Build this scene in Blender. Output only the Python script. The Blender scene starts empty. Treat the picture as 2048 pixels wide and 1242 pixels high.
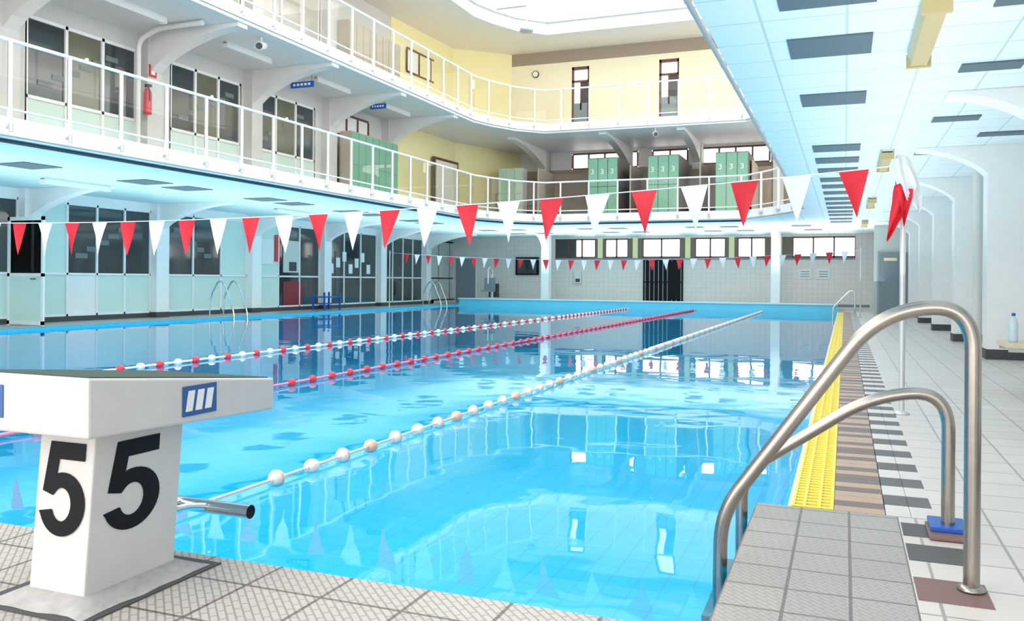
import bpy, math, random
from mathutils import Vector, Matrix
random.seed(3)
D=bpy.data; scene=bpy.context.scene
pi=math.pi

# ------------------------------------------------------------ materials
def newmat(name):
    m=D.materials.new(name); m.use_nodes=True
    nt=m.node_tree; b=nt.nodes.get('Principled BSDF')
    return m,nt,b
def mat(name,c,rough=.5,metal=0,var=.04,scale=6,spec=.5):
    m,nt,b=newmat(name)
    tc=nt.nodes.new('ShaderNodeTexCoord'); n=nt.nodes.new('ShaderNodeTexNoise'); n.inputs['Scale'].default_value=scale
    n.inputs['Detail'].default_value=4
    nt.links.new(tc.outputs['Object'],n.inputs['Vector'])
    mx=nt.nodes.new('ShaderNodeMix'); mx.data_type='RGBA'
    mx.inputs[6].default_value=[max(0,v*(1-var)) for v in c]+[1]
    mx.inputs[7].default_value=[min(1,v*(1+var)) for v in c]+[1]
    nt.links.new(n.outputs['Fac'],mx.inputs[0]); nt.links.new(mx.outputs[2],b.inputs['Base Color'])
    b.inputs['Roughness'].default_value=rough; b.inputs['Metallic'].default_value=metal
    b.inputs['Specular IOR Level'].default_value=spec
    return m
def tile(name,c1,c2,mortar,w=.3,h=.3,ms=.004,rough=.4,plane='xy',hatch=0,off=(0,0),bump=.3,var=0,hs=1):
    m,nt,b=newmat(name); L=nt.links
    tc=nt.nodes.new('ShaderNodeTexCoord'); sp=nt.nodes.new('ShaderNodeSeparateXYZ'); L.new(tc.outputs['Object'],sp.inputs[0])
    cb=nt.nodes.new('ShaderNodeCombineXYZ')
    a,bb={'xy':(0,1),'xz':(0,2),'yz':(1,2)}[plane]
    for k,(ax,o) in enumerate(((a,off[0]),(bb,off[1]))):
        mm=nt.nodes.new('ShaderNodeMath'); mm.operation='ADD'; mm.inputs[1].default_value=100*[w,h][k]+o
        L.new(sp.outputs[ax],mm.inputs[0]); L.new(mm.outputs[0],cb.inputs[k])
    br=nt.nodes.new('ShaderNodeTexBrick'); br.offset=0; br.squash=1
    L.new(cb.outputs[0],br.inputs['Vector'])
    br.inputs['Color1'].default_value=(*c1,1); br.inputs['Color2'].default_value=(*c2,1); br.inputs['Mortar'].default_value=(*mortar,1)
    br.inputs['Scale'].default_value=1; br.inputs['Brick Width'].default_value=w; br.inputs['Row Height'].default_value=h
    br.inputs['Mortar Size'].default_value=ms; br.inputs['Mortar Smooth'].default_value=.1; br.inputs['Bias'].default_value=0
    col=br.outputs['Color']
    if hatch:
        rt=nt.nodes.new('ShaderNodeMapping'); rt.inputs['Rotation'].default_value=(0,0,pi/4)
        L.new(cb.outputs[0],rt.inputs[0])
        b2=nt.nodes.new('ShaderNodeTexBrick'); b2.offset=.5
        L.new(rt.outputs[0],b2.inputs['Vector'])
        b2.inputs['Color1'].default_value=(1,1,1,1); b2.inputs['Color2'].default_value=(1,1,1,1); b2.inputs['Mortar'].default_value=(1-hatch,)*3+(1,)
        b2.inputs['Scale'].default_value=1; b2.inputs['Brick Width'].default_value=.05*hs; b2.inputs['Row Height'].default_value=.018*hs
        b2.inputs['Mortar Size'].default_value=.0025*hs
        mx=nt.nodes.new('ShaderNodeMix'); mx.data_type='RGBA'; mx.blend_type='MULTIPLY'; mx.inputs[0].default_value=1
        L.new(col,mx.inputs[6]); L.new(b2.outputs['Color'],mx.inputs[7]); col=mx.outputs[2]
    if var:
        n=nt.nodes.new('ShaderNodeTexNoise'); n.inputs['Scale'].default_value=2.5; n.inputs['Detail'].default_value=5
        L.new(tc.outputs['Object'],n.inputs['Vector'])
        r=nt.nodes.new('ShaderNodeMapRange'); r.inputs['To Min'].default_value=1-var; r.inputs['To Max'].default_value=1+var*.4
        L.new(n.outputs['Fac'],r.inputs[0])
        mx=nt.nodes.new('ShaderNodeMix'); mx.data_type='RGBA'; mx.blend_type='MULTIPLY'; mx.inputs[0].default_value=1
        L.new(col,mx.inputs[6]); L.new(r.outputs[0],mx.inputs[7]); col=mx.outputs[2]
    L.new(col,b.inputs['Base Color']); b.inputs['Roughness'].default_value=rough
    if bump:
        bp=nt.nodes.new('ShaderNodeBump'); bp.inputs['Strength'].default_value=bump; bp.inputs['Distance'].default_value=.003
        inv=nt.nodes.new('ShaderNodeMath'); inv.operation='SUBTRACT'; inv.inputs[0].default_value=1
        L.new(br.outputs['Fac'],inv.inputs[1]); L.new(inv.outputs[0],bp.inputs['Height']); L.new(bp.outputs[0],b.inputs['Normal'])
    return m
def glass_mat(name,tint,fac):
    m=D.materials.new(name); m.use_nodes=True; nt=m.node_tree; nt.nodes.clear()
    o=nt.nodes.new('ShaderNodeOutputMaterial'); t=nt.nodes.new('ShaderNodeBsdfTransparent'); g=nt.nodes.new('ShaderNodeBsdfGlossy')
    t.inputs[0].default_value=(*tint,1); g.inputs['Roughness'].default_value=.02; g.inputs[0].default_value=(1,1,1,1)
    mx=nt.nodes.new('ShaderNodeMixShader'); fr=nt.nodes.new('ShaderNodeFresnel'); fr.inputs[0].default_value=fac
    nt.links.new(fr.outputs[0],mx.inputs[0]); nt.links.new(t.outputs[0],mx.inputs[1]); nt.links.new(g.outputs[0],mx.inputs[2]); nt.links.new(mx.outputs[0],o.inputs[0])
    return m
def water_mat():
    m=glass_mat('pool_water',(.80,.985,1),1.29); nt=m.node_tree
    tc=nt.nodes.new('ShaderNodeTexCoord')
    n=nt.nodes.new('ShaderNodeTexNoise'); n.inputs['Scale'].default_value=1.3; n.inputs['Detail'].default_value=2.2; n.inputs['Roughness'].default_value=.45
    nt.links.new(tc.outputs['Object'],n.inputs['Vector'])
    bp=nt.nodes.new('ShaderNodeBump'); bp.inputs['Strength'].default_value=.3; bp.inputs['Distance'].default_value=.016
    nt.links.new(n.outputs['Fac'],bp.inputs['Height'])
    for nd in nt.nodes:
        if nd.type in('BSDF_GLOSSY','FRESNEL'): nt.links.new(bp.outputs[0],nd.inputs['Normal'])
    return m

WHITE=mat('white_paint',(.76,.75,.73),.5)
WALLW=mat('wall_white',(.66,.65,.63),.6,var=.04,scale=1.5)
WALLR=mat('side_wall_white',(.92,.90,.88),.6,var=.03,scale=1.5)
COLW=mat('column_paint',(.90,.90,.89),.5)
RAILW=mat('rail_white',(.90,.90,.90),.35)
YEL=mat('yellow_wall',(.90,.83,.46),.6,var=.03,scale=1)
CREAM=mat('cream_wall',(.90,.84,.62),.6,var=.03,scale=1)
BROWN=mat('brown_frame',(.14,.06,.045),.5)
BROWNW=mat('brown_panel_and_shadow',(.36,.29,.23),.7)
GRILLE=mat('grille_dark',(.10,.15,.18),.6,scale=60,var=.2)
DARKG=mat('dark_glass',(.035,.05,.055),.06,var=.5,scale=.8,spec=.8)
FROST=mat('frosted_green',(.64,.80,.74),.35,var=.05,scale=1.5)
PANW=mat('panel_white',(.86,.87,.86),.4)
LOCKG=mat('locker_green',(.20,.46,.32),.45)
LOCKB=mat('locker_carcass',(.16,.13,.115),.6)
BEIGE=mat('beige_cabinet',(.50,.44,.35),.5)
STEEL=mat('brushed_steel',(.38,.35,.32),.26,1,var=.10,scale=30)
CHROME=mat('chrome',(.72,.72,.72),.1,1)
BLACK=mat('black_paint',(.006,.007,.010),.6,spec=.2)
DARK=mat('dark_grey',(.06,.06,.065),.6)
GREY=mat('grey_door',(.22,.27,.30),.5)
RED=mat('red_float',(.72,.03,.06),.4)
PINK=mat('pink_rope',(.80,.25,.42),.45)
CREAMF=mat('white_float',(.80,.76,.69),.45)
PEACH=mat('peach_float',(.76,.48,.36),.45)
FRED=mat('flag_red',(.68,.012,.03),.6)
FWHITE=mat('flag_white',(.76,.80,.83),.6)
YGR=mat('yellow_grate',(.93,.74,.08),.45)
YGD=mat('grate_channel',(.22,.12,.008),.6)
BLOCKW=mat('block_white',(.62,.60,.585),.45,var=.07,scale=8)
NONSLIP=mat('nonslip_top',(.07,.10,.09),.95,var=.4,scale=140,spec=.1)
LOGOB=mat('mark_blue',(.03,.10,.32),.4)
BLUE=mat('blue_plastic',(.01,.10,.45),.4)
LAMPC=mat('lamp_cover',(.58,.46,.22),.35)
MORT=mat('mortar_pad',(.40,.39,.38),.8,var=.35,scale=25)
RTILE=mat('red_tile',(.21,.115,.105),.5,var=.15)
DTILE=mat('dark_tile',(.085,.08,.078),.5,var=.15)
WOOD=mat('bench_laminate',(.72,.60,.44),.5)
PAPER=mat('paper',(.85,.86,.85),.7)
REDP=mat('red_paint',(.65,.03,.04),.4)
LIPB=mat('pool_blue_wall',(.14,.60,.76),.4,var=.08,scale=2)
BOTTLE=mat('bottle_plastic',(.60,.72,.80),.15)
CEIL=tile('ceiling_tile_pool_bounce',(.66,.88,.90),(.63,.86,.88),(.42,.63,.68),.6,.6,.008,.5,bump=0)  # cyan light bounced off the pool is put into the tile colour
CEILR=tile('ceiling_tile_pale_bounce',(.80,.91,.93),(.77,.89,.92),(.54,.67,.71),.6,.6,.010,.5,bump=0)  # weaker pool bounce, also painted into the base colour
FLN=tile('floor_tile_near',(.47,.43,.395),(.44,.40,.37),(.15,.125,.11),.3,.3,.007,.4,hatch=.42,var=.18,off=(.1,.02),hs=1.4)
FLP=tile('floor_tile_platform',(.43,.395,.365),(.40,.37,.345),(.19,.165,.15),.205,.22,.006,.4,hatch=.26,var=.12,off=(.385,.02),hs=1.2)
FLR=tile('floor_tile_side',(.70,.64,.595),(.66,.60,.56),(.36,.32,.295),.3,.3,.006,.35,var=.14)
FLB=tile('floor_tile_back',(.46,.44,.42),(.42,.40,.38),(.3,.3,.3),.3,.3,.005,.35,var=.1)
FARW=tile('far_wall_tile',(.80,.74,.70),(.78,.72,.68),(.60,.55,.52),.2,.2,.005,.35,plane='xz',bump=0)
POOLB=tile('pool_basin_tile',(.005,.58,.86),(.005,.55,.84),(.003,.45,.74),.25,.25,.008,.4,bump=0)
GLASS=glass_mat('balcony_glass',(.92,.93,.90),1.4)
WATER=water_mat()

# ------------------------------------------------------------ mesh builder
class MB:
    def __init__(s,name): s.n=name; s.v=[]; s.f=[]; s.mi=[]; s.sm=[]; s.ms=[]
    def mid(s,m):
        if m not in s.ms: s.ms.append(m)
        return s.ms.index(m)
    def add(s,vs,fs,m,smooth=False):
        o=len(s.v); i=s.mid(m); s.v+= [tuple(v) for v in vs]
        for f in fs: s.f.append([o+k for k in f]); s.mi.append(i); s.sm.append(smooth)
        return s
    def box(s,x0,y0,z0,x1,y1,z1,m):
        x0,x1=min(x0,x1),max(x0,x1); y0,y1=min(y0,y1),max(y0,y1); z0,z1=min(z0,z1),max(z0,z1)
        return s.add([(x0,y0,z0),(x1,y0,z0),(x1,y1,z0),(x0,y1,z0),(x0,y0,z1),(x1,y0,z1),(x1,y1,z1),(x0,y1,z1)],
            [(0,3,2,1),(4,5,6,7),(0,1,5,4),(1,2,6,5),(2,3,7,6),(3,0,4,7)],m)
    def hexa(s,p,m):
        return s.add(p,[(0,3,2,1),(4,5,6,7),(0,1,5,4),(1,2,6,5),(2,3,7,6),(3,0,4,7)],m)
    def beam(s,a,b,w,z0,z1,m):
        a=Vector(a);b=Vector(b);d=(b-a).normalized();n=Vector((-d.y,d.x))*w/2
        P=[a-n,b-n,b+n,a+n]
        return s.hexa([(p.x,p.y,z0) for p in P]+[(p.x,p.y,z1) for p in P],m)
    def tube(s,path,r,m,n=10,cap=True):
        P=[Vector(p) for p in path]; rings=[]; up=None
        for i,p in enumerate(P):
            t=(P[min(i+1,len(P)-1)]-P[max(i-1,0)]).normalized()
            if up is None:
                up=Vector((0,0,1)) if abs(t.z)<.9 else Vector((1,0,0))
            u=(up-t*up.dot(t)).normalized(); w=t.cross(u); up=u
            rings.append([p+(u*math.cos(2*pi*k/n)+w*math.sin(2*pi*k/n))*r for k in range(n)])
        vs=[q for rg in rings for q in rg]; fs=[]
        for i in range(len(P)-1):
            for k in range(n):
                k2=(k+1)%n; fs.append((i*n+k,i*n+k2,(i+1)*n+k2,(i+1)*n+k))
        s.add(vs,fs,m,True)
        if cap:
            s.add(rings[0],[tuple(range(n))[::-1]],m); s.add(rings[-1],[tuple(range(n))],m)
        return s
    def ball(s,c,rx,ry,rz,m,nu=10,nv=7):
        vs=[(c[0],c[1],c[2]-rz)]; fs=[]
        for j in range(1,nv):
            ph=-pi/2+pi*j/nv
            for i in range(nu):
                th=2*pi*i/nu; vs.append((c[0]+rx*math.cos(ph)*math.cos(th),c[1]+ry*math.cos(ph)*math.sin(th),c[2]+rz*math.sin(ph)))
        vs.append((c[0],c[1],c[2]+rz)); T=len(vs)-1
        for i in range(nu):
            i2=(i+1)%nu; fs.append((0,1+i2,1+i)); fs.append((T,T-nu+i,T-nu+i2))
            for j in range(nv-2):
                a=1+j*nu; fs.append((a+i,a+i2,a+nu+i2,a+nu+i))
        return s.add(vs,fs,m,True)
    def lathe(s,c,prof,m,n=16):
        vs=[];fs=[]
        for r,z in prof:
            for k in range(n): vs.append((c[0]+r*math.cos(2*pi*k/n),c[1]+r*math.sin(2*pi*k/n),c[2]+z))
        for i in range(len(prof)-1):
            for k in range(n):
                k2=(k+1)%n; fs.append((i*n+k,i*n+k2,(i+1)*n+k2,(i+1)*n+k))
        fs.append(tuple(range(n))[::-1]); fs.append(tuple((len(prof)-1)*n+k for k in range(n)))
        return s.add(vs,fs,m,True)
    def prism(s,pts,off,m):
        off=Vector(off); n=len(pts); P=[Vector(p) for p in pts]
        fs=[tuple(range(n))[::-1],tuple(range(n,2*n))]+[(i,(i+1)%n,n+(i+1)%n,n+i) for i in range(n)]
        return s.add(P+[p+off for p in P],fs,m)
    def obj(s,parent=None,bevel=0):
        me=D.meshes.new(s.n); me.from_pydata(s.v,[],s.f)
        for m in s.ms: me.materials.append(m)
        me.polygons.foreach_set('material_index',s.mi); me.polygons.foreach_set('use_smooth',s.sm); me.update()
        o=D.objects.new(s.n,me); scene.collection.objects.link(o)
        if parent: o.parent=parent
        if bevel:
            b=o.modifiers.new('bevel','BEVEL'); b.width=bevel; b.segments=2; b.limit_method='ANGLE'
        return o
def fillet(pts,r,n=8):
    P=[Vector(p) for p in pts]; out=[P[0]]
    for i in range(1,len(P)-1):
        a,b,c=P[i-1],P[i],P[i+1]; rr=r[i-1] if isinstance(r,(list,tuple)) else r
        p0=b+(a-b).normalized()*min(rr,(a-b).length*.49); p2=b+(c-b).normalized()*min(rr,(c-b).length*.49)
        for k in range(n+1):
            t=k/n; out.append((1-t)**2*p0+2*t*(1-t)*b+t*t*p2)
    out.append(P[-1]); return out
def text(body,w,h,origin,xdir,ydir,m,name,parent,thick=.0):
    cu=D.curves.new(name,'FONT'); cu.body=body; cu.offset=thick; cu.extrude=.002
    o=D.objects.new(name,cu); scene.collection.objects.link(o)
    bpy.context.view_layer.update()
    dg=bpy.context.evaluated_depsgraph_get(); me=D.meshes.new_from_object(o.evaluated_get(dg))
    D.objects.remove(o)
    xs=[v.co.x for v in me.vertices]; ys=[v.co.y for v in me.vertices]
    x0,x1,y0,y1=min(xs),max(xs),min(ys),max(ys)
    X=Vector(xdir);Y=Vector(ydir);Z=X.cross(Y);O=Vector(origin)
    for v in me.vertices:
        v.co=O+X*((v.co.x-x0)/(x1-x0)*w)+Y*((v.co.y-y0)/(y1-y0)*h)+Z*(v.co.z)
    me.materials.clear(); me.materials.append(m)
    ob=D.objects.new(name,me); scene.collection.objects.link(ob); ob.parent=parent
    return ob
def five(w,h,origin,xdir,ydir,m,name,parent):
    # bold sans-serif 5
    P=[(.17,1),(.94,1),(.94,.815),(.375,.815),(.335,.63)]
    for k in range(27):
        a=math.radians(106-(106+158)*k/26); P.append((.50+.50*math.cos(a),.338+.338*math.sin(a)))
    P+=[(.0,.245),(.27,.275)]
    for k in range(23):
        a=math.radians(-158+(158+140)*k/22); P.append((.485+.215*math.cos(a),.335+.178*math.sin(a)))
    P+=[(.285,.425),(.055,.465)]
    X=Vector(xdir);Y=Vector(ydir);Z=X.cross(Y).normalized();O=Vector(origin)
    mb=MB(name); mb.prism([O+X*(u*w)+Y*(v*h) for u,v in P],Z*.002,m); return mb.obj(parent)

# ------------------------------------------------------------ layout constants
PX0,PX1,PY0,PY1=-15.4,-.24,2.58,32.9
WZ=-.05
f=MB('floor')
f.box(-18,-5,-.25,-.385,PY0-.05,0,FLN)
f.box(-.385,-5,-1.7,.23,4.2,0,FLP)
f.box(.23,-5,-.25,2.6,4.2,0,FLR)
f.box(.385,4.2,-.25,2.6,36.0,0,FLR)
f.box(-.24,4.2,-.25,-.04,33,-.03,YGD)
f.box(-18,PY0-.05,-.25,PX0-.15,36.0,0,FLB)
f.box(PX0-.15,33.3,-.25,-.04,36.0,0,FLB)
f.obj()
s=MB('trim_checker_strip')
TAN=mat('tan_tile',(.48,.33,.245),.5,var=.1); TGR=mat('grey_strip_tile',(.18,.14,.13),.5,var=.1); TWH=mat('white_strip_tile',(.66,.62,.59),.45); TDK=mat('charcoal_strip_tile',(.12,.11,.11),.5,var=.1)
st=.205
y=4.2;k=0
while y<33:
    y2=min(y+st*.5,33)
    s.box(-.04,y+.002,-.25,.178,y2-.002,.001,[TAN,TGR,TAN,TAN,TGR,TAN,TGR,TGR][k%8]); y+=st*.5;k+=1
y=4.2;k=0
while y<33:
    y2=min(y+st,33)
    for a,b in((.182,.285),(.287,.385)):
        s.box(a,y+.002,-.25,b,y2-.002,.001,[TWH,TDK][k%2])
    y+=st;k+=1
s.box(-.04,33,-.25,.385,36.0,0,FLR)
s.box(.235,3.56,-.01,.44,3.78,.002,DTILE); s.box(.235,3.12,-.01,.46,3.36,.002,RTILE)
s.box(.235,3.90,-.01,.43,4.10,.002,DTILE)
s.obj()
p=MB('swimming_pool')
zb=-1.7
p.add([(PX0,PY0,zb),(PX1,PY0,zb),(PX1,PY1,zb),(PX0,PY1,zb)],[(0,1,2,3)],POOLB)
WT=tile('pool_wall_tile',(.03,.58,.84),(.03,.55,.82),(.02,.45,.72),.25,.25,.006,.4,plane='yz',bump=0)
p.box(PX0-.15,PY0,zb,PX0,PY1,.005,WT)
p.box(PX1-.004,4.2,-.06,PX1+.012,PY1,0.0,WHITE)
p.box(PX1-.002,4.2,zb,PX1,PY1,-.06,WT)
p.box(PX0,PY0-.05,zb,-.385,PY0,0,FLN); p.box(PX0,PY0,zb,-.385,PY0+.004,-.05,POOLB)
p.box(PX0,PY1,zb,PX1,PY1+.05,0,LIPB)
p.box(-.39,PY0,zb,-.386,4.2,-.03,WT); p.box(-.386,4.2,zb,PX1,4.205,-.03,WT)
p.obj()
l=MB('pool_end_wall'); l.box(PX0+.1,PY1,.0,PX1,PY1+.40,.24,LIPB); l.box(PX0+.05,PY1-.04,.24,PX1,PY1+.44,.285,mat('lip_top',(.62,.82,.86),.4)); l.obj()
w=MB('pool_water'); w.add([(PX0,PY0,WZ),(PX1,PY0,WZ),(PX1,PY1,WZ),(PX0,PY1,WZ)],[(0,1,2,3)],WATER); w.obj()
g=MB('overflow_grate')
y=4.22
while y<32.8:
    g.box(-.226,y,-.03,-.045,y+.032,.0,YGR); y+=.062
for x in(-.228,-.178,-.112,-.056): g.box(x,4.21,-.03,x+.014,32.9,.003,YGR)
g.obj()

# ------------------------------------------------------------ gallery slabs
inner=[(-11,-5),(-11,24.6),(-10.75,25.5),(-10.3,26.5),(-9.5,27.3),(-2.9,27.3),(-2.0,26.2),(-1.35,25),(-1,23.8),(-1,-5)]
def outer(yf,xr=2.8): return [(-17.6,-5),(-17.6,24.6),(-17.6,29),(-17.6,yf),(-9.5,yf),(-2.9,yf),(xr,yf),(xr,26),(xr,23.8),(xr,-5)]
def ring(name,z0,z1,yf,mb,mt,ms,splitmat=None):
    o=outer(yf); r=MB(name); n=len(inner)
    for i in range(n-1):
        a,b,c,d=inner[i],inner[i+1],o[i+1],o[i]
        m=mb
        if splitmat and i>=5: m=splitmat
        r.add([(*a,z0),(*b,z0),(*c,z0),(*d,z0)],[(0,1,2,3)],m)
        r.add([(*a,z1),(*b,z1),(*c,z1),(*d,z1)],[(3,2,1,0)],mt)
        r.add([(*a,z0),(*b,z0),(*b,z1),(*a,z1)],[(0,1,2,3)],ms)
        r.add([(*d,z0),(*c,z0),(*c,z1),(*d,z1)],[(3,2,1,0)],ms)
    return r
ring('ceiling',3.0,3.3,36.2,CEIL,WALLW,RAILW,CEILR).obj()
ring('gallery_slab',6.05,6.38,31.8,WHITE,WALLW,RAILW).obj()
ring('roof_slab',9.4,9.8,31.8,mat('roof_soffit',(.84,.80,.73),.6),WALLW,WALLW).obj()
sk=MB('window_skylight')
for a,b in zip(inner[:-1],inner[1:]): sk.beam(a,b,.15,9.8,10.9,WHITE)
for yy in [y0*3.2+1 for y0 in range(0,9)]: sk.box(-11,yy-.05,10.7,-1,yy+.05,10.95,WHITE)
for xx in(-8.5,-6,-3.5): sk.box(xx-.04,-5,10.85,xx+.04,27.3,10.95,WHITE)
sk.obj()

def pathpts(P,step):
    out=[];L=[];acc=0
    for a,b in zip(P[:-1],P[1:]):
        a=Vector(a);b=Vector(b);L.append((acc,a,b,(b-a).length));acc+=(b-a).length
    n=int(acc/step); 
    for i in range(n+1):
        sdist=i*step
        for s0,a,b,l in L:
            if s0<=sdist<=s0+l+1e-6:
                t=(sdist-s0)/l; out.append((a.lerp(b,t),(b-a).normalized())); break
    return out
mat_br=mat('bracket_grey',(.50,.51,.51),.4,.4)
def railing(name,z,zt):
    r=MB(name); P=[Vector(q) for q in inner]
    P[0].y=P[-1].y=-3.28
    off=[]
    for q in P:
        dx=.05 if q.x<=-10.9 else(-.05 if q.x>=-1.05 else (.04 if q.x<-9.6 else (-.04 if q.x>-2.8 else 0)))
        dy=-.05 if q.y>25.2 else 0
        off.append(Vector((q.x+dx,q.y+dy)))
    for a,b in zip(off[:-1],off[1:]):
        r.tube([(a.x,a.y,zt),(b.x,b.y,zt)],.028,RAILW,8)
        r.tube([(a.x,a.y,z+.10),(b.x,b.y,z+.10)],.018,RAILW,6)
        r.tube([(a.x,a.y,z-.27),(b.x,b.y,z-.27)],.022,mat_br,6)
        r.add([(a.x,a.y,z+.13),(b.x,b.y,z+.13),(b.x,b.y,zt-.04),(a.x,a.y,zt-.04)],[(0,1,2,3)],GLASS)
    for q,t in pathpts(off,.985):
        n=Vector((t.y,-t.x)); 
        a=q-t*.022; b=q+t*.022
        r.beam((a.x,a.y),(b.x,b.y),.05,z-.12,zt,RAILW)
        c=q
        r.tube([(c.x+n.x*.03,c.y+n.y*.03,z-.22),(c.x+n.x*.03,c.y+n.y*.03,z-.10)],.03,mat_br,6)
        r.tube([(c.x-n.x*.09,c.y-n.y*.09,z-.15),(c.x+n.x*.03,c.y+n.y*.03,z-.15)],.02,mat_br,6)
    r.obj()
railing('balcony_railing',3.3,4.37)
railing('balcony_railing',6.38,7.5)
c=MB('trim_cable'); P=[(x+(-.12 if x<-9 else 0),y+.1 if y>24 else y,2.975) for x,y in inner[:6]]; c.tube(P,.03,DARK,6); c.obj()

# ------------------------------------------------------------ columns & brackets
def bracket(mb,x,y,dx,dy,zb,zc,L,th,end,m):
    pts=[(0,zc),(0,zb)]
    for k in range(1,11):
        t=k/10; pts.append((L*t, zb+(zc-end-zb)*(math.sin(t*pi/2)**.75)))
    pts.append((L,zc))
    px,py=-dy,dx
    mb.prism([(x+dx*s_-px*th/2,y+dy*s_-py*th/2,z) for s_,z in pts],(px*th,py*th,0),m)
for yy in [13.75+3.87*k for k in range(-4,6)]:
    c=MB('column'); c.box(-17.3,yy-.22,0,-16.85,yy+.22,3.0,COLW); c.box(-17.3,yy-.23,0,-16.84,yy+.23,.14,DARK)
    bracket(c,-16.85,yy,1,0,2.35,2.998,2.2,.26,.06,COLW); c.obj()
for yy in [13.5+3.87*k for k in range(-3,6)]:
    c=MB('column'); c.box(1.85,yy,0,2.6,yy+.4,3.0,COLW); c.box(1.84,yy-.01,0,2.6,yy+.41,.14,DARK)
    bracket(c,1.85,yy+.2,-1,0,2.6,2.998,.9,.4,.03,COLW); c.obj()
for yy in [13.6+3.27*k for k in range(-5,4)]:
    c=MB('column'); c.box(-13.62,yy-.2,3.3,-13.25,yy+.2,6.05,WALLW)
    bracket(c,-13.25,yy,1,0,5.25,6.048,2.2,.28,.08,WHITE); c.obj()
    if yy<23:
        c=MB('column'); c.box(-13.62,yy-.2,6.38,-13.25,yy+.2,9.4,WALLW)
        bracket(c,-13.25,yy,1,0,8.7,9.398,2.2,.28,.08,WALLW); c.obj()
for x in(-11.9,-2.5):
    c=MB('column'); c.box(x-.17,34.2,0,x+.17,34.55,3.0,COLW); bracket(c,x,34.2,0,-1,2.35,2.998,.8,.28,.06,COLW); c.obj()
for x in(-10.9,-7.6,-5.0,-2.2):
    c=MB('column'); 
    c.box(x-.17,30.9,3.3,x+.17,31.3,6.05,WALLW); bracket(c,x,30.9,0,-1,5.35,6.048,3.3,.26,.08,WHITE); c.obj()
c=MB('drain_pipe'); c.tube([(2.0,15.6,0),(2.0,15.6,2.99)],.07,WHITE,12); c.obj()

# ------------------------------------------------------------ walls
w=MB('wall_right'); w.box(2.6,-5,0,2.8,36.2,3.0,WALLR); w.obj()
b=MB('baseboard_right'); b.box(2.58,-5,0,2.6,36,.14,DARK); b.obj()
def glaze(mb,x,y0,y1,z0,z1,n,zm,up,lo,fw=.05):
    mb.box(x-.04,y0,z0,x+.04,y1,z0+fw,RAILW); mb.box(x-.04,y0,z1-fw,x+.04,y1,z1,RAILW); mb.box(x-.04,y0,zm-fw/2,x+.04,y1,zm+fw/2,RAILW)
    for k in range(n+1):
        yy=y0+(y1-y0)*k/n; mb.box(x-.04,yy-fw/2,z0,x+.04,yy+fw/2,z1,RAILW)
    for k in range(n):
        a=y0+(y1-y0)*k/n; b=y0+(y1-y0)*(k+1)/n
        mb.box(x-.02,a,zm,x,b,z1,up[k%len(up)]); mb.box(x-.02,a,z0,x+.005,b,zm,lo[k%len(lo)])
X=-17.1
cols=[13.75+3.87*k for k in range(-4,7)]
STAIR=mat('stair_grey',(.16,.19,.19),.6)
for i,(a,b) in enumerate(zip(cols[:-1],cols[1:])):
    a+=.22;b-=.22
    m=MB('window_%d'%(i+1))
    if i==4:
        glaze(m,X,a,b,.12,2.8,4,1.12,[FROST,DARKG,DARKG,DARKG],[FROST,PANW,FROST,FROST])
        for q in range(5): m.box(X+.005,a+1.1+.32*q,1.5+.17*q,X+.012,a+1.45+.32*q,1.62+.17*q,STAIR)
    elif i==5:
        glaze(m,X,a,b,.12,2.8,3,1.12,[DARKG,DARKG,FROST],[FROST])
        for q in range(5): m.box(X+.005,a+.4+.3*q,2.3-.17*q,X+.012,a+.7+.3*q,2.42-.17*q,STAIR)
    elif i==6:
        glaze(m,X,a,b,.12,2.8,3,1.12,[FROST,DARKG,DARKG],[FROST,DARKG,DARKG]); 
        m.box(X+.01,a+.3,1.5,X+.03,a+.9,2.3,PAPER); m.box(X+.01,a+1.4,.15,X+.03,a+2.5,.95,mat('maroon_counter',(.25,.02,.03),.5)); m.box(X+.01,a+1.4,1.25,X+.03,a+2.3,2.3,mat('lit_interior',(.65,.66,.6),.5))
        m.box(X+.01,a+.95,1.6,X+.035,a+1.2,2.45,REDP); m.box(X+.03,a+1.7,1.3,X+.04,a+2.1,1.6,DARK)
    elif i==7:
        glaze(m,X,a,b,.12,2.8,3,1.12,[DARKG],[DARKG])
        for q in range(7): m.box(X+.01,a+.2+.42*q,1.25+.22*(q%3),X+.03,a+.45+.42*q,1.6+.22*(q%3),PAPER)
    elif i==8: glaze(m,X,a,b,.12,2.8,4,1.12,[DARKG],[DARKG])
    else: glaze(m,X,a,b,.12,2.8,3,1.12,[DARKG],[FROST])
    m.obj()
w=MB('wall_left'); w.box(-17.35,-5,2.8,-17.06,34,3.0,WALLR); w.box(-17.6,-5,0,-17.35,36.2,3.0,WALLR); w.box(-17.3,33.3,0,-17.06,36,2.8,mat('grey_wall',(.66,.65,.64),.6)); w.box(-17.35,-5,0,-17.06,34,.12,DARK)
w.obj()
def wallL(name,z0,z1,bays,zt,zm,zs,extra=None):
    w=MB(name); ys=-5
    for a,b in bays:
        w.box(-13.7,ys,z0,-13.5,a,z1,WALLW); w.box(-13.7,a,zt,-13.5,b,z1,WALLW); ys=b
        w.box(-13.7,a,z0,-13.5,b,zs,WALLW)
        w.box(-13.7,a,zs,-13.62,b,zt,DARK)
    w.box(-13.7,ys,z0,-13.5,23.9,z1,WALLW); w.obj()
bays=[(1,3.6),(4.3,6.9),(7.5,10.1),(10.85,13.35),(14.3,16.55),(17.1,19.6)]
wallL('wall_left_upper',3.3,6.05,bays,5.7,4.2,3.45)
OLIVE=mat('olive_glass',(.14,.15,.09),.1,var=.5,scale=.7,spec=.8)
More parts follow.
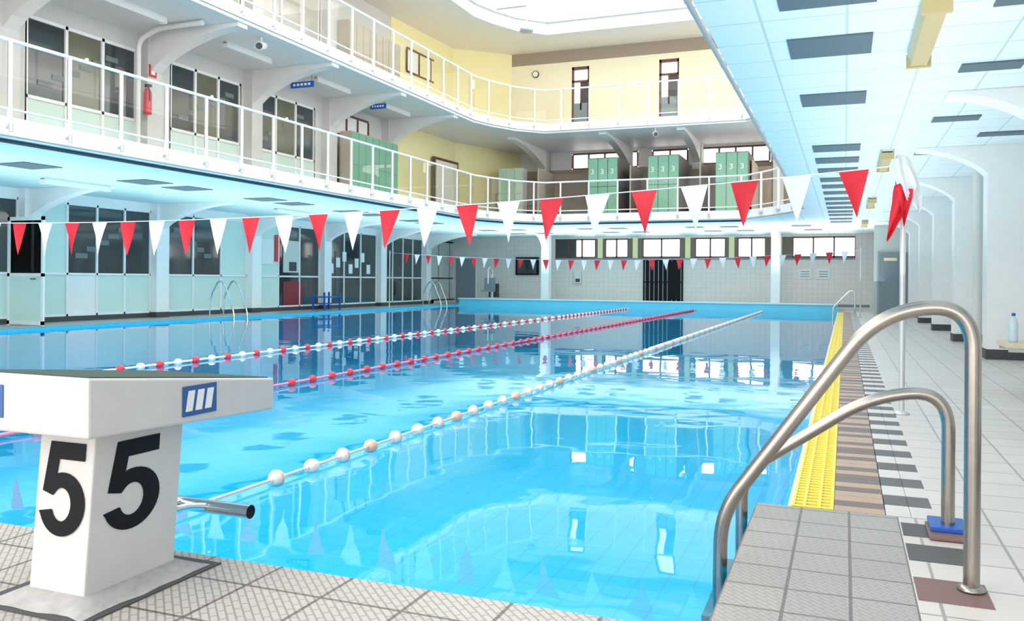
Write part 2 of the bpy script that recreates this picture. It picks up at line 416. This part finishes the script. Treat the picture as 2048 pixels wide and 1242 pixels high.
WARM=D.materials.new('warm_reflection'); WARM.use_nodes=True  # glow stands in for warm lights reflected in the window glass
WARM.node_tree.nodes['Principled BSDF'].inputs['Emission Color'].default_value=(1,.75,.4,1); WARM.node_tree.nodes['Principled BSDF'].inputs['Emission Strength'].default_value=4
for i,(a,b) in enumerate(bays):
    m=MB('window_%d'%(20+i)); glaze(m,-13.54,a,b,3.45,5.7,3,4.25,[DARKG,OLIVE,DARKG],[FROST],.06)
    for q in range(6): m.box(-13.535,a+.25+.3*q,4.5+.16*q,-13.528,a+.55+.3*q,4.6+.16*q,STAIR)
    m.ball((-13.52,a+1.3,5.2),.03,.03,.03,WARM)
    m.obj()
bays2=[(4.3,6.9),(7.5,10.1),(10.85,13.35),(14.1,16.5),(17.3,19.8)]
wallL('wall_left_top',6.38,9.4,bays2,8.8,7.3,6.5)
PALEG=mat('pale_glass',(.50,.48,.42),.1,spec=.8)
for i,(a,b) in enumerate(bays2):
    m=MB('window_%d'%(30+i)); glaze(m,-13.54,a,b,6.5,8.8,3,7.3,[PALEG],[FROST],.06); m.obj()
SKYP=mat('bright_glass',(.95,.95,.95),.2)
def redwin(name,p0,p1,z0,z1,n,parent=None,lightpane=True):
    m=MB(name); a=Vector(p0);b=Vector(p1)
    m.beam(a,b,.10,z0-.06,z0,BROWN); m.beam(a,b,.10,z1,z1+.06,BROWN)
    for k in range(n+1):
        q=a.lerp(b,k/n); d=(b-a).normalized()*.03; m.beam(q-d,q+d,.10,z0,z1,BROWN)
    if lightpane: m.beam(a,b,.04,z0,z1,SKYP)
    m.obj()
redwin('window_40',(-13.47,20.5),(-13.47,22.3),5.2,5.75,3)
def polywall(name,P,z0,z1,m,th=.15):
    w=MB(name)
    for a,b in zip(P[:-1],P[1:]): w.beam(a,b,th,z0,z1,m)
    w.obj()
polywall('wall_corner_lower',[(-13.55,23.7),(-13.3,28),(-12.1,31.5)],3.3,6.05,YEL)
polywall('wall_corner_upper',[(-13.55,23.7),(-13.3,27.8),(-11.6,29.35)],6.38,9.4,YEL)
LITROOM=mat('lit_room',(.85,.80,.68),.6)
dr=MB('door_1'); dr.beam((-13.22,26.2),(-13.12,28.0),.06,3.3,5.3,BROWN); dr.beam((-13.20,26.35),(-13.11,27.85),.09,3.3,5.2,LITROOM); dr.obj()
redwin('window_41',(-13.42,24.6),(-13.34,27.0),7.9,8.6,3)
w=MB('wall_back')
w.box(-17.6,36,0,2.8,36.2,2.05,FARW); w.box(-17.6,36,2.9,2.8,36.2,3.0,FARW)
piers=[(-17.6,-12.04),(-10.2,-9.75),(-8.75,-8.09),(-6.49,-5.86),(-4.63,-4.12),(-3.03,-1.97),(.37,2.8)]
PIER=mat('pier_brown',(.20,.15,.11),.6)
for k,(a,b) in enumerate(piers):
    if k in(0,6): w.box(a,36,2.05,b,36.2,2.9,FARW)
    else:
        w.box(a,36,2.05,b,36.2,2.9,PIER); w.box((a+b)/2-.1,35.96,2.05,(a+b)/2+.12,36,2.95,YEL)
w.box(-17.3,35.985,.10,-8.1,36,.20,GREY); w.box(-6.3,35.985,.10,.9,36,.20,GREY)
w.box(-12.04,35.97,1.98,.37,36.0,2.05,GREY)
w.obj()
wins=[(-12.04,-10.2),(-9.75,-8.75),(-8.09,-6.49),(-5.86,-4.63),(-4.12,-3.03),(-1.97,.37)]
for i,(a,b) in enumerate(wins):
    m=MB('window_%d'%(50+i))
    m.box(a,36.02,2.05,b,36.12,2.12,BROWN); m.box(a,36.02,2.84,b,36.12,2.9,BROWN)
    n=2 if b-a<1.7 else 3
    for k in range(n+1):
        x=a+(b-a)*k/n; m.box(x-.03,36.02,2.05,x+.03,36.12,2.9,BROWN)
    if i==0: m.box(a,36.05,2.05,a+.95,36.15,2.9,DARK)
    m.obj()
w=MB('wall_back_upper'); w.box(-12.2,31.5,3.3,2.8,31.7,5.35,BROWNW); w.box(-12.2,31.5,5.98,2.8,31.7,6.05,WALLW)
for a,b in [(-12.2,-9.92),(-7.27,-6.79),(-5.4,-4.94),(-2.49,2.8)]: w.box(a,31.5,5.35,b,31.7,5.98,WALLW)
w.obj()
for i,(a,b) in enumerate([(-9.92,-7.27),(-6.79,-5.4),(-4.94,-2.49)]):
    redwin('window_%d'%(60+i),(a+.05,31.6),(b-.05,31.6),5.41,5.92,4 if b-a>2 else 2,lightpane=False)
w=MB('wall_back_top')
for a,b in [(-11.65,-9.23),(-8.58,-6.06),(-5.37,2.8)]: w.box(a,29.3,6.38,b,29.5,8.95,CREAM)
w.box(-9.23,29.3,8.75,-8.58,29.5,8.95,CREAM); w.box(-6.06,29.3,8.75,-5.37,29.5,8.95,CREAM)
w.box(-11.65,29.3,8.95,2.8,29.5,9.4,BROWNW)  # brownish shadow below the roof soffit, painted as a wall band
w.obj()
for i,(a,b) in enumerate([(-9.23,-8.58),(-6.06,-5.37)]):
    m=MB('door_%d'%(2+i)); m.box(a,29.34,6.38,a+.07,29.46,8.75,BROWN); m.box(b-.07,29.34,6.38,b,29.46,8.75,BROWN); m.box(a,29.34,8.65,b,29.46,8.75,BROWN)
    m.box(a,29.34,8.2,b,29.46,8.27,BROWN); m.box(a,29.36,6.38,b,29.42,7.45,GREY); m.box(a+.3,29.36,7.2,a+.36,29.42,8.2,BROWN); m.box(a+.36,29.38,7.2,b,29.40,8.2,DARK); m.obj()
w=MB('wall_back_right'); w.box(.9,31,0,2.6,31.15,3.0,mat('grey_green_wall',(.52,.58,.56),.6)); w.obj()
m=MB('door_4'); m.box(1.0,30.95,0,1.95,31,2.1,mat('door_frame_grey',(.35,.38,.4),.5)); m.box(1.05,30.92,0,1.9,30.96,2.05,GREY); m.box(1.2,30.91,1.8,1.6,30.925,1.9,YEL); m.tube([(1.12,30.92,1.0),(1.12,30.86,1.0),(1.25,30.86,1.0)],.012,STEEL,6); m.obj()
m=MB('door_5'); m.box(-16.9,35.93,0,-15.9,36,2.05,GREY); m.box(-16.95,35.96,0,-16.9,36,2.1,RAILW); m.box(-15.9,35.96,0,-15.85,36,2.1,RAILW); m.box(-16.95,35.96,2.05,-15.85,36,2.1,RAILW); m.obj()
m=MB('security_gate'); m.box(-8.05,35.93,0,-6.35,35.97,1.97,BLACK)
for k in range(9): m.tube([(-7.95+k*.19,35.9,.0),(-7.95+k*.19,35.9,1.95)],.015,mat_br,6)
m.box(-8.05,35.88,1.0,-6.35,35.92,1.05,BLACK); m.box(-8.05,35.88,1.93,-6.35,35.92,1.97,BLACK); m.box(-6.95,35.85,.3,-6.45,35.9,1.9,BLACK); m.obj()

# ------------------------------------------------------------ ceiling grilles and fixtures
gr=MB('ceiling_grille')
def grille(x,y,w=.62,h=.62): gr.box(x-w/2,y-h/2,2.985,x+w/2,y+h/2,3.0,GRILLE)
for k in range(-3,4):
    grille(-13.3,13.4+3.87*k,.75,.75); grille(-13.35,14.65+3.87*k,.75,.75)
for yy in(1.2,2.6,4.7,6.05,7.45,9.6,13.1,14.4,15.7,17.1,18.3,19.6,21,22.2,23.5,24.8,26,27.6,29): grille(-.13,yy,.64,.60)
for yy in(6.6,8.6,11.2,14): grille(1.2,yy,.5,.3); 
for yy in(7.7,9.9,12.5): grille(1.9,yy,.6,.3)
for x in(-13,-11.8,-9,-7.8,-5,-3.8,-1.4): grille(x,30.6); grille(x+.3,33,.62,.5)
gr.obj()
def batten(x,y,z,L,m,w=.09):
    b=MB('fluorescent_fixture')
    b.box(x-w*.8,y-L/2,z-.045,x+w*.8,y+L/2,z,WHITE)
    b.prism([(x-w,y-L/2+.03,z-.04),(x-w*.7,y-L/2+.03,z-.13),(x+w*.7,y-L/2+.03,z-.13),(x+w,y-L/2+.03,z-.04)],(0,L-.06,0),m)
    b.box(x-w*1.05,y-L/2,z-.14,x+w*1.05,y-L/2+.05,z-.03,m); b.box(x-w*1.05,y+L/2-.05,z-.14,x+w*1.05,y+L/2,z-.03,m)
    b.obj()
for yy in(.2,7.1,14.3,21.6,29): batten(.56,yy,3.0,1.6,LAMPC)
for yy in(5.7,12.9,20.2): batten(-14.6,yy,3.0,1.6,WHITE,w=.07)
for yy in(5.5,8.7,12.0,15.2,18.5,21.8): batten(-12.2,yy,6.05,1.5,WHITE,w=.06)

# ------------------------------------------------------------ starting block
root=D.objects.new('starting_block',None); scene.collection.objects.link(root)
b=MB('pedestal'); x0,x1,y0,y1=-2.475,-2.235,2.01,2.40; dy=.045
b.hexa([(x0,y0,0),(x1,y0,0),(x1,y1,0),(x0,y1,0),(x0,y0+dy,.56),(x1,y0+dy,.56),(x1,y1+dy,.56),(x0,y1+dy,.56)],BLOCKW); b.obj(root,.006)
b=MB('platform'); hx0,hx1=-2.72,-2.13
b.hexa([(hx0,1.93,.556),(hx1,1.93,.556),(hx1,2.83,.526),(hx0,2.83,.526),(hx0,1.93,.742),(hx1,1.93,.742),(hx1,2.83,.650),(hx0,2.83,.650)],BLOCKW); b.obj(root,.008)
b=MB('nonslip_top'); e=.018
def zt(y): return .742+(y-1.93)/(.9)*(-.092)
b.hexa([(hx0+e,1.93+e,zt(1.93+e)-.003),(hx1-e,1.93+e,zt(1.93+e)-.003),(hx1-e,2.83-e,zt(2.83-e)-.003),(hx0+e,2.83-e,zt(2.83-e)-.003),(hx0+e,1.93+e,zt(1.93+e)+.004),(hx1-e,1.93+e,zt(1.93+e)+.004),(hx1-e,2.83-e,zt(2.83-e)+.004),(hx0+e,2.83-e,zt(2.83-e)+.004)],NONSLIP); b.obj(root)
b=MB('base_pad')
n=28; vs=[];fs=[]
cx,cy=(x0+x1)/2,(y0+y1)/2
for j,(grow,z) in enumerate(((.085,0.006),(.055,.018),(.02,.035),(-.02,.04))):
    for k in range(n):
        t=k/n*4; side=int(t); u=t-side
        hx,hy=(x1-x0)/2+grow,(y1-y0)/2+grow
        P=[(-hx+2*hx*u,-hy),(hx,-hy+2*hy*u),(hx-2*hx*u,hy),(-hx,hy-2*hy*u)][side]
        jj=random.uniform(-.02,.02) if j<2 else 0
        vs.append((cx+P[0]*(1+jj*2),cy+P[1]*(1+jj*2),z))
for j in range(3):
    for k in range(n):
        k2=(k+1)%n; fs.append((j*n+k,j*n+k2,(j+1)*n+k2,(j+1)*n+k))
b.add(vs,fs,MORT,True)
b.box(-2.60,1.905,0,-2.125,2.52,.005,DARK); b.obj(root)
b=MB('grip_bar'); yb,zb_=2.64,.165
b.tube([(-2.64,yb,zb_),(-2.09,yb,zb_)],.026,CHROME,20,cap=False)
b.tube([(-2.115,yb,zb_),(-2.0905,yb,zb_)],.023,BLACK,16)
for xx in(-2.42,-2.29): b.tube(fillet([(xx,2.40,zb_+.03),(xx,2.52,zb_+.03),(xx,yb,zb_)],.05),.014,CHROME,10)
b.obj(root)
sh=dy/.56
five(.195,.30,(-2.452,2.01+.212*sh-.003,.212),(1,0,0),(0,sh,1),BLACK,'number_rear',root)
five(.24,.30,(-2.234,2.078,.205),(0,1,0),(0,sh,1),BLACK,'number_side',root)
def mark(name,o,xd,w=.17,h=.105):
    o=Vector(o);xd=Vector(xd);zd=Vector((0,0,1));n=xd.cross(zd)
    m=MB(name)
    def poly(uv,d,mm):
        m.prism([o+xd*(u*w)+zd*(v*h)+n*d for u,v in uv],n*.0015,mm)
    poly([(0,0),(1,0),(1,1),(0,1)],0,LOGOB)
    for k in range(3):
        u=.08+.28*k
        poly([(u,.16),(u+.19,.16),(u+.27,.84),(u+.08,.84)],.0016,PAPER)
    m.obj(root)
mark('side_mark',(-2.128,2.32,.567),(0,1,0)); mark('rear_mark',(-2.66,1.928,.60),(1,0,0))

# ------------------------------------------------------------ ladders
def rail(mb,y,xf,top,r,ztip=.20,xl=-.43):
    pts=[(xf,y,0),(xf,y,top+.02),(xf-.30,y,top-.02),(xl,y,ztip-.02),(xl-.01,y,-.9)]
    mb.tube(fillet(pts,[.17,.17,.12],12),r,STEEL,20)
    mb.lathe((xf,y,0.003),[(r*1.7,0),(r*1.7,.008),(r*1.05,.02)],STEEL,18)
l=MB('pool_ladder')
rail(l,3.28,.41,.965,.0265); rail(l,4.0,.41,.58,.0265)
for z in(-.25,-.5,-.75): l.box(-.50,3.28,z,-.40,4.0,z+.03,STEEL)
l.obj()
m=MB('rubber_pad'); m.box(.33,3.86,.003,.50,4.10,.02,RTILE); m.box(.34,3.93,.02,.48,4.12,.04,BLUE); m.obj(None,.004)
def farladder(x,y,sgn):
    l=MB('pool_ladder')
    for yy in(y,y+.55):
        pts=[(x-sgn*.75,yy,0),(x-sgn*.72,yy,.55),(x-sgn*.45,yy,1.0),(x-sgn*.25,yy,.9),(x+sgn*.08,yy,.1),(x+sgn*.1,yy,-.9)]
        l.tube(fillet(pts,.18,5),.022,CHROME,10)
    for z in(-.3,-.6): l.box(x+sgn*.06,y,z,x+sgn*.14,y+.55,z+.03,CHROME)
    l.obj()
farladder(PX0,18.6,1); farladder(PX0,31.2,1)
l=MB('pool_ladder')
for yy in(29.6,30.2):
    l.tube(fillet([(.30,yy,0),(.30,yy,.78),(.15,yy,.80),(-.36,yy,.25),(-.40,yy,-.9)],.12,5),.022,CHROME,10)
l.obj()

# ------------------------------------------------------------ lane ropes
def lane(x,y0,y1,ropem,ropr,pat,step,dense_y,dstep,r,stripe=None):
    m=MB('lane_rope')
    m.tube([(x,PY0+.005,-.02),(x,y0,-.025),(x,PY1-.03,-.025)],ropr,ropem,8)
    y=y0;k=0
    while y<y1:
        mm=pat[k%len(pat)]
        m.ball((x,y,-.025),r,r*1.15,r*.95,mm,14,9)
        if stripe and k%2==0: m.tube([(x,y-.008,-.025),(x,y+.008,-.025)],r*1.03,stripe,14)
        if y<9: m.tube([(x,y-r*1.3,-.025),(x,y+r*1.3,-.025)],r*.35,mm,8)
        y+= step if y<dense_y else dstep; k+=1
    m.obj()
lane(-2.84,3.80,32.5,CREAMF,.009,[CREAMF,CREAMF,CREAMF,PEACH],.325,13,.18,.045,PEACH)
lane(-5.31,2.9,32.5,PINK,.015,[RED],.37,60,.19,.045)
lane(-7.90,7.6,32.5,CREAMF,.014,[RED,CREAMF],.31,24,.20,.048)

# ------------------------------------------------------------ bunting
def bunting(name,y,xa,xb,x0,spacing,zmin,zend,cols,w=.23,h=.385):
    m=MB(name); mid=(xa+xb)/2; half=(xb-xa)/2
    zf=lambda x: zmin+(zend-zmin)*((x-mid)/half)**2
    m.tube([(xa+(xb-xa)*k/40,y,zf(xa+(xb-xa)*k/40)) for k in range(41)],.005,FWHITE,6)
    x=x0;k=0
    while x>xa+.3:
        z=zf(x)-.004; sl=(zf(x+.05)-zf(x-.05))/.1
        tw=random.uniform(-.5,.5); lean=random.uniform(-.06,.03)
        n=6; vs=[];fs=[]
        for j in range(n+1):
            t=j/n; ww=w*(1-t)/2+ .001; a=tw*t
            for q in(-1,0,1):
                bulge=.03*(1-abs(q))*math.sin(t*pi)*(1 if tw>0 else -1)
                vs.append((x+q*ww*math.cos(a)+lean*t+bulge*.3, y+q*ww*math.sin(a)+bulge, z-h*t+(q*ww*sl)*(1-t)))
        for j in range(n):
            for q in range(2):
                a=j*3+q; fs.append((a,a+1,a+4,a+3))
        m.add(vs,fs,cols[k%2],True)
        x-=spacing*random.uniform(.97,1.03); k+=1
    m.obj()
bunting('bunting_flags',7.5,-15.8,.40,.06,.432,1.69,2.0,[FRED,FWHITE])
bunting('bunting_flags',28.0,-15.9,.42,.0,.46,1.76,2.05,[FWHITE,FRED],.22,.36)
mat_pole=mat('pole_grey',(.62,.62,.63),.35,.3)
def pole(x,y,h):
    m=MB('flag_pole'); m.tube([(x,y,0),(x,y,h)],.022,mat_pole,12); m.lathe((x,y,0),[(.06,0),(.06,.012),(.03,.03)],mat_pole,14)
    m.ball((x,y,h),.03,.03,.03,mat_pole)
    m.obj()
pole(.43,7.5,2.05); pole(.44,28,2.1); pole(-15.8,7.5,2.05); pole(-15.9,28,2.1)
m=MB('spare_flags')
def rag(pts,cc,amp=.012,ph=0):
    vs=[];fs=[];N=6
    for j,(xl,xr,z) in enumerate(pts):
        for q in range(N+1):
            u=q/N; vs.append((xl+(xr-xl)*u,7.43+amp*2*math.sin(u*7+j*.6+ph)-.01*ph,z+amp*math.sin(u*5+j)))
    for j in range(len(pts)-1):
        for q in range(N):
            a=j*(N+1)+q; fs.append((a,a+1,a+N+2,a+N+1))
    m.add(vs,fs,cc,True)
rag([(.37,.46,2.07),(.36,.49,2.02),(.36,.50,1.97),(.37,.53,1.90),(.38,.54,1.83),(.43,.56,1.76),(.49,.56,1.69),(.53,.545,1.62)],FWHITE,.014,0)
rag([(.35,.44,2.03),(.36,.47,1.97),(.39,.50,1.88),(.42,.52,1.80),(.45,.49,1.72)],FWHITE,.016,2)
rag([(.36,.48,1.83),(.35,.48,1.76),(.345,.47,1.68),(.33,.44,1.60),(.32,.39,1.52),(.31,.345,1.44),(.305,.31,1.39)],FRED,.014,1)
rag([(.37,.49,1.81),(.39,.49,1.73),(.41,.47,1.64),(.42,.45,1.56),(.43,.435,1.50)],FRED,.012,3)
m.tube([(.37,7.47,1.85),(.48,7.47,1.85)],.02,FRED,8)
m.obj()

# ------------------------------------------------------------ lockers
def locker_front(name,x0,x1,y0,y1,z0,h,n,side=LOCKB,door=LOCKG,nums=True):
    root=D.objects.new(name,None); scene.collection.objects.link(root)
    m=MB('carcass'); m.box(x0,y0+.02,z0,x1,y1,z0+h,side); m.obj(root)
    m=MB('doors'); w=(x1-x0)/n
    for k in range(n):
        for z_a,z_b in((.08,h*.5),(h*.51,h-.03)):
            m.box(x0+k*w+.012,y0-.005,z0+z_a,x0+(k+1)*w-.012,y0+.02,z0+z_b,door)
            m.tube([(x0+(k+1)*w-.06,y0-.02,z0+(z_a+z_b)/2-.04),(x0+(k+1)*w-.06,y0-.02,z0+(z_a+z_b)/2+.04)],.012,mat_br,6)
    m.obj(root)
    if nums:
        for k in range(n): text('3',.10,.17,(x0+k*w+w*.3,y0-.012,z0+h*.72),(1,0,0),(0,0,1),PAPER,'number_%d'%k,root,.01)
for x in(-8.35,-6.25,-4.0): locker_front('lockers',x,x+1.05,28.5,30.4,3.3,2.02,3)
def locker_side(name,y0,y1,x0,x1,z0,h,n,door):
    m=MB(name); m.box(x0,y0,z0,x1-.02,y1,z0+h,BEIGE); w=(y1-y0)/n
    for k in range(n):
        for za,zb2 in((.08,h*.5),(h*.51,h-.03)): m.box(x1-.02,y0+k*w+.012,z0+za,x1,y0+(k+1)*w-.012,z0+zb2,door)
    m.obj()
locker_side('lockers',20.45,23.1,-13.24,-12.85,3.3,1.9,7,LOCKG)
locker_side('lockers',20.3,23.2,-13.24,-12.85,6.38,1.9,8,BEIGE)
locker_front('lockers',-12.05,-11.1,29.3,29.8,3.3,1.9,3,WHITE,mat('pale_green',(.45,.65,.52),.5),False)
m=MB('changing_cabins')
for x in(-10.4,-7.0,-4.6,-2.9): m.box(x,29.0,3.3,x+.05,30.85,5.1,BEIGE)
m.box(-10.4,30.8,3.3,-2.4,30.88,5.1,BROWNW); m.obj()

# ------------------------------------------------------------ misc objects
m=MB('bench'); m.box(1.40,9.0,.46,2.3,9.6,.50,WOOD); m.box(1.42,9.02,.42,2.3,9.06,.46,mat_br); m.box(1.42,9.54,.42,2.3,9.58,.46,mat_br)
for yy in(9.04,9.56): m.tube([(1.75,yy,.44),(1.75,yy,0)],.02,mat_br,8); m.tube([(2.2,yy,.44),(2.2,yy,0)],.02,mat_br,8)
m.box(1.62,9.1,.14,2.25,9.5,.17,WOOD); m.obj()
m=MB('water_bottle'); m.lathe((1.50,9.3,.50),[(.036,0),(.04,.02),(.038,.10),(.04,.14),(.04,.18),(.03,.215),(.014,.24),(.014,.25)],BOTTLE); m.lathe((1.50,9.3,.75),[(.017,0),(.017,.022),(.012,.026)],BLUE); m.obj()
m=MB('door_6'); yy=13.15
m.box(-16.87,yy-.02,.02,-15.8,yy+.02,.10,RAILW); m.box(-16.87,yy-.02,2.25,-15.8,yy+.02,2.33,RAILW); m.box(-16.87,yy-.02,1.05,-15.8,yy+.02,1.12,RAILW)
m.box(-16.87,yy-.02,0,-16.80,yy+.02,2.33,RAILW); m.box(-15.87,yy-.02,0,-15.8,yy+.02,2.33,RAILW); m.box(-16.8,yy-.01,.1,-15.87,yy,1.05,FROST); m.box(-16.8,yy-.003,1.12,-15.87,yy,2.25,GLASS)
m.tube([(-16.1,yy-.04,1.0),(-16.1,yy-.08,1.0),(-15.95,yy-.08,1.0)],.012,DARK,6); m.obj()
m=MB('blue_bench')
m.box(-16.6,24.0,.42,-16.1,25.0,.46,BLUE); m.box(-16.6,24.0,.2,-16.1,25.0,.23,BLUE)
for x in(-16.58,-16.14):
    for y in(24.02,24.95): m.box(x,y,0,x+.05,y+.05,.60,BLUE)
m.obj()
m=MB('wall_screen'); m.box(-13.9,35.9,1.3,-12.8,35.98,2.1,BLACK); m.box(-13.8,35.89,1.36,-12.9,35.905,2.04,DARKG); m.box(-13.4,35.95,1.5,-13.3,36,1.8,DARK); m.obj()
m=MB('pool_lift'); bx,by=-14.5,34.6
m.box(bx-.4,by-.3,0,bx+.4,by+.3,.1,PANW); m.tube([(bx,by,.1),(bx,by,1.5)],.06,PANW,10); m.tube([(bx,by,1.35),(bx+.1,by-.5,1.6),(bx+.15,by-.8,1.5)],.04,PANW,8)
m.tube([(bx+.15,by-.8,1.5),(bx+.15,by-.8,.9)],.03,PANW,8); m.box(bx-.1,by-1.05,.55,bx+.4,by-.6,.62,GREY); m.box(bx-.1,by-.64,.6,bx+.4,by-.58,1.15,GREY); m.box(bx-.2,by+.1,.3,bx+.2,by+.35,.9,DARK); m.obj()
m=MB('wall_dispenser'); m.box(-11.1,35.86,.95,-10.8,36,1.45,WHITE); m.box(-11.05,35.85,1.0,-10.85,35.87,1.15,DARK); m.obj(None,.01)
for x in(-1.75,-1.05):
    m=MB('wall_notice'); m.box(x,35.97,1.2,x+.5,35.99,1.6,PAPER)
    for k in range(3): m.box(x+.08,35.965,1.28+.1*k,x+.42,35.972,1.31+.1*k,GREY)
    m.obj()
m=MB('fire_extinguisher'); m.lathe((-13.15,13.30,4.35),[(.075,0),(.08,.05),(.08,.42),(.05,.5),(.025,.52),(.025,.56)],REDP); m.box(-13.2,13.26,4.9,-13.08,13.34,4.95,BLACK); m.tube([(-13.12,13.28,4.92),(-13.05,13.25,4.8),(-13.05,13.25,4.6)],.012,BLACK,6)
m.obj()
m=MB('fire_sign'); m.box(-13.24,13.42,5.15,-13.23,13.62,5.4,REDP); m.box(-13.232,13.47,5.2,-13.225,13.57,5.35,PAPER); m.obj()
def hsign(x,y,z,w):
    m=MB('hanging_sign'); m.box(x-w/2,y-.015,z-.07,x+w/2,y+.015,z+.07,BLUE)
    for k in range(5): m.box(x-w*.38+k*w*.16,y-.02,z-.025,x-w*.38+k*w*.16+w*.1,y-.014,z+.03,PAPER)
    for s_ in(-1,1): m.tube([(x+s_*w*.4,y,z+.07),(x+s_*w*.4,y,6.05)],.006,DARK,5)
    m.obj()
hsign(-12.2,17.2,5.72,.66); hsign(-12.1,20.6,5.85,.5)
def spot(x,y,z):
    m=MB('spotlight'); m.tube([(x,y,z),(x,y,z-.12)],.02,WHITE,8); m.tube([(x-.05,y+.12,z-.14),(x+.05,y-.14,z-.22)],.085,WHITE,14); m.tube([(x+.05,y-.14,z-.22),(x+.055,y-.15,z-.223)],.07,DARK,14); m.obj()
spot(-11.3,14.5,6.05); spot(-5.8,27.5,6.05); spot(-11.4,8.0,6.05)
for yy in(13.1,9.9):
    m=MB('drain_pipe'); m.tube(fillet([(-13.2,yy,3.3),(-13.2,yy,5.8),(-12.7,yy,5.98),(-11.6,yy,5.98)],.2),.05,WHITE,10); m.obj()
m=MB('pendant_lamp'); m.tube([(-9.6,25.6,9.9),(-9.6,25.6,9.3)],.02,WHITE,8); m.lathe((-9.6,25.6,9.05),[(.22,0),(.2,.12),(.08,.22),(.03,.26)],mat_br); m.tube([(-10.85,25.6,9.9),(-9.6,25.6,9.9)],.04,mat_br,8); m.obj()
m=MB('wall_clock'); m.tube([(-10.6,29.3,8.6),(-10.6,29.24,8.6)],.13,BROWN,20); m.tube([(-10.6,29.24,8.6),(-10.6,29.235,8.6)],.10,PAPER,20); m.obj()
m=MB('floor_drain'); m.tube([(-1.72,1.98,0),(-1.72,1.98,.003)],.022,BROWN,14); m.obj()

# ------------------------------------------------------------ light
wd=D.worlds.new('World'); scene.world=wd; wd.use_nodes=True
bg=wd.node_tree.nodes['Background']; bg.inputs[0].default_value=(1,.985,.96,1); bg.inputs[1].default_value=3.6
def area(name,loc,sx,sy,e,col=(1,.97,.92),spread=125):
    l=D.lights.new(name,'AREA'); l.shape='RECTANGLE'; l.size=sx; l.size_y=sy; l.energy=e; l.color=col; l.spread=math.radians(spread)
    o=D.objects.new(name,l); o.location=loc; scene.collection.objects.link(o)
    o.rotation_euler=(pi,0,0)
    return o
area('added_fill_left',(-13.6,15,1.12),3.2,36,560,(.90,1,.98),155)  # added fill facing up, unseen source; brightens left ceiling like pool bounce
area('added_fill_right',(.5,16,1.12),1.4,34,250,(1,.98,.95),140)  # added unseen fill for the right gallery ceiling
area('added_fill_far',(-6.5,31.5,1.12),13,4.5,380,(1,.99,.97),150)  # added unseen fill below the far gallery
scene.view_settings.view_transform='Standard'

# ------------------------------------------------------------ camera
cam=D.cameras.new('camera'); cam.sensor_width=36; cam.lens=36*1700/2048; cam.shift_y=-60.3/2048; cam.clip_end=300
co=D.objects.new('camera',cam); scene.collection.objects.link(co)
th=math.atan(666/1700)
M=Matrix.Translation((0,0,1.05))@Matrix.Rotation(th,4,'Z')@Matrix.Rotation(pi/2,4,'X')@Matrix.Rotation(.008,4,'Z')
co.matrix_world=M
scene.camera=co
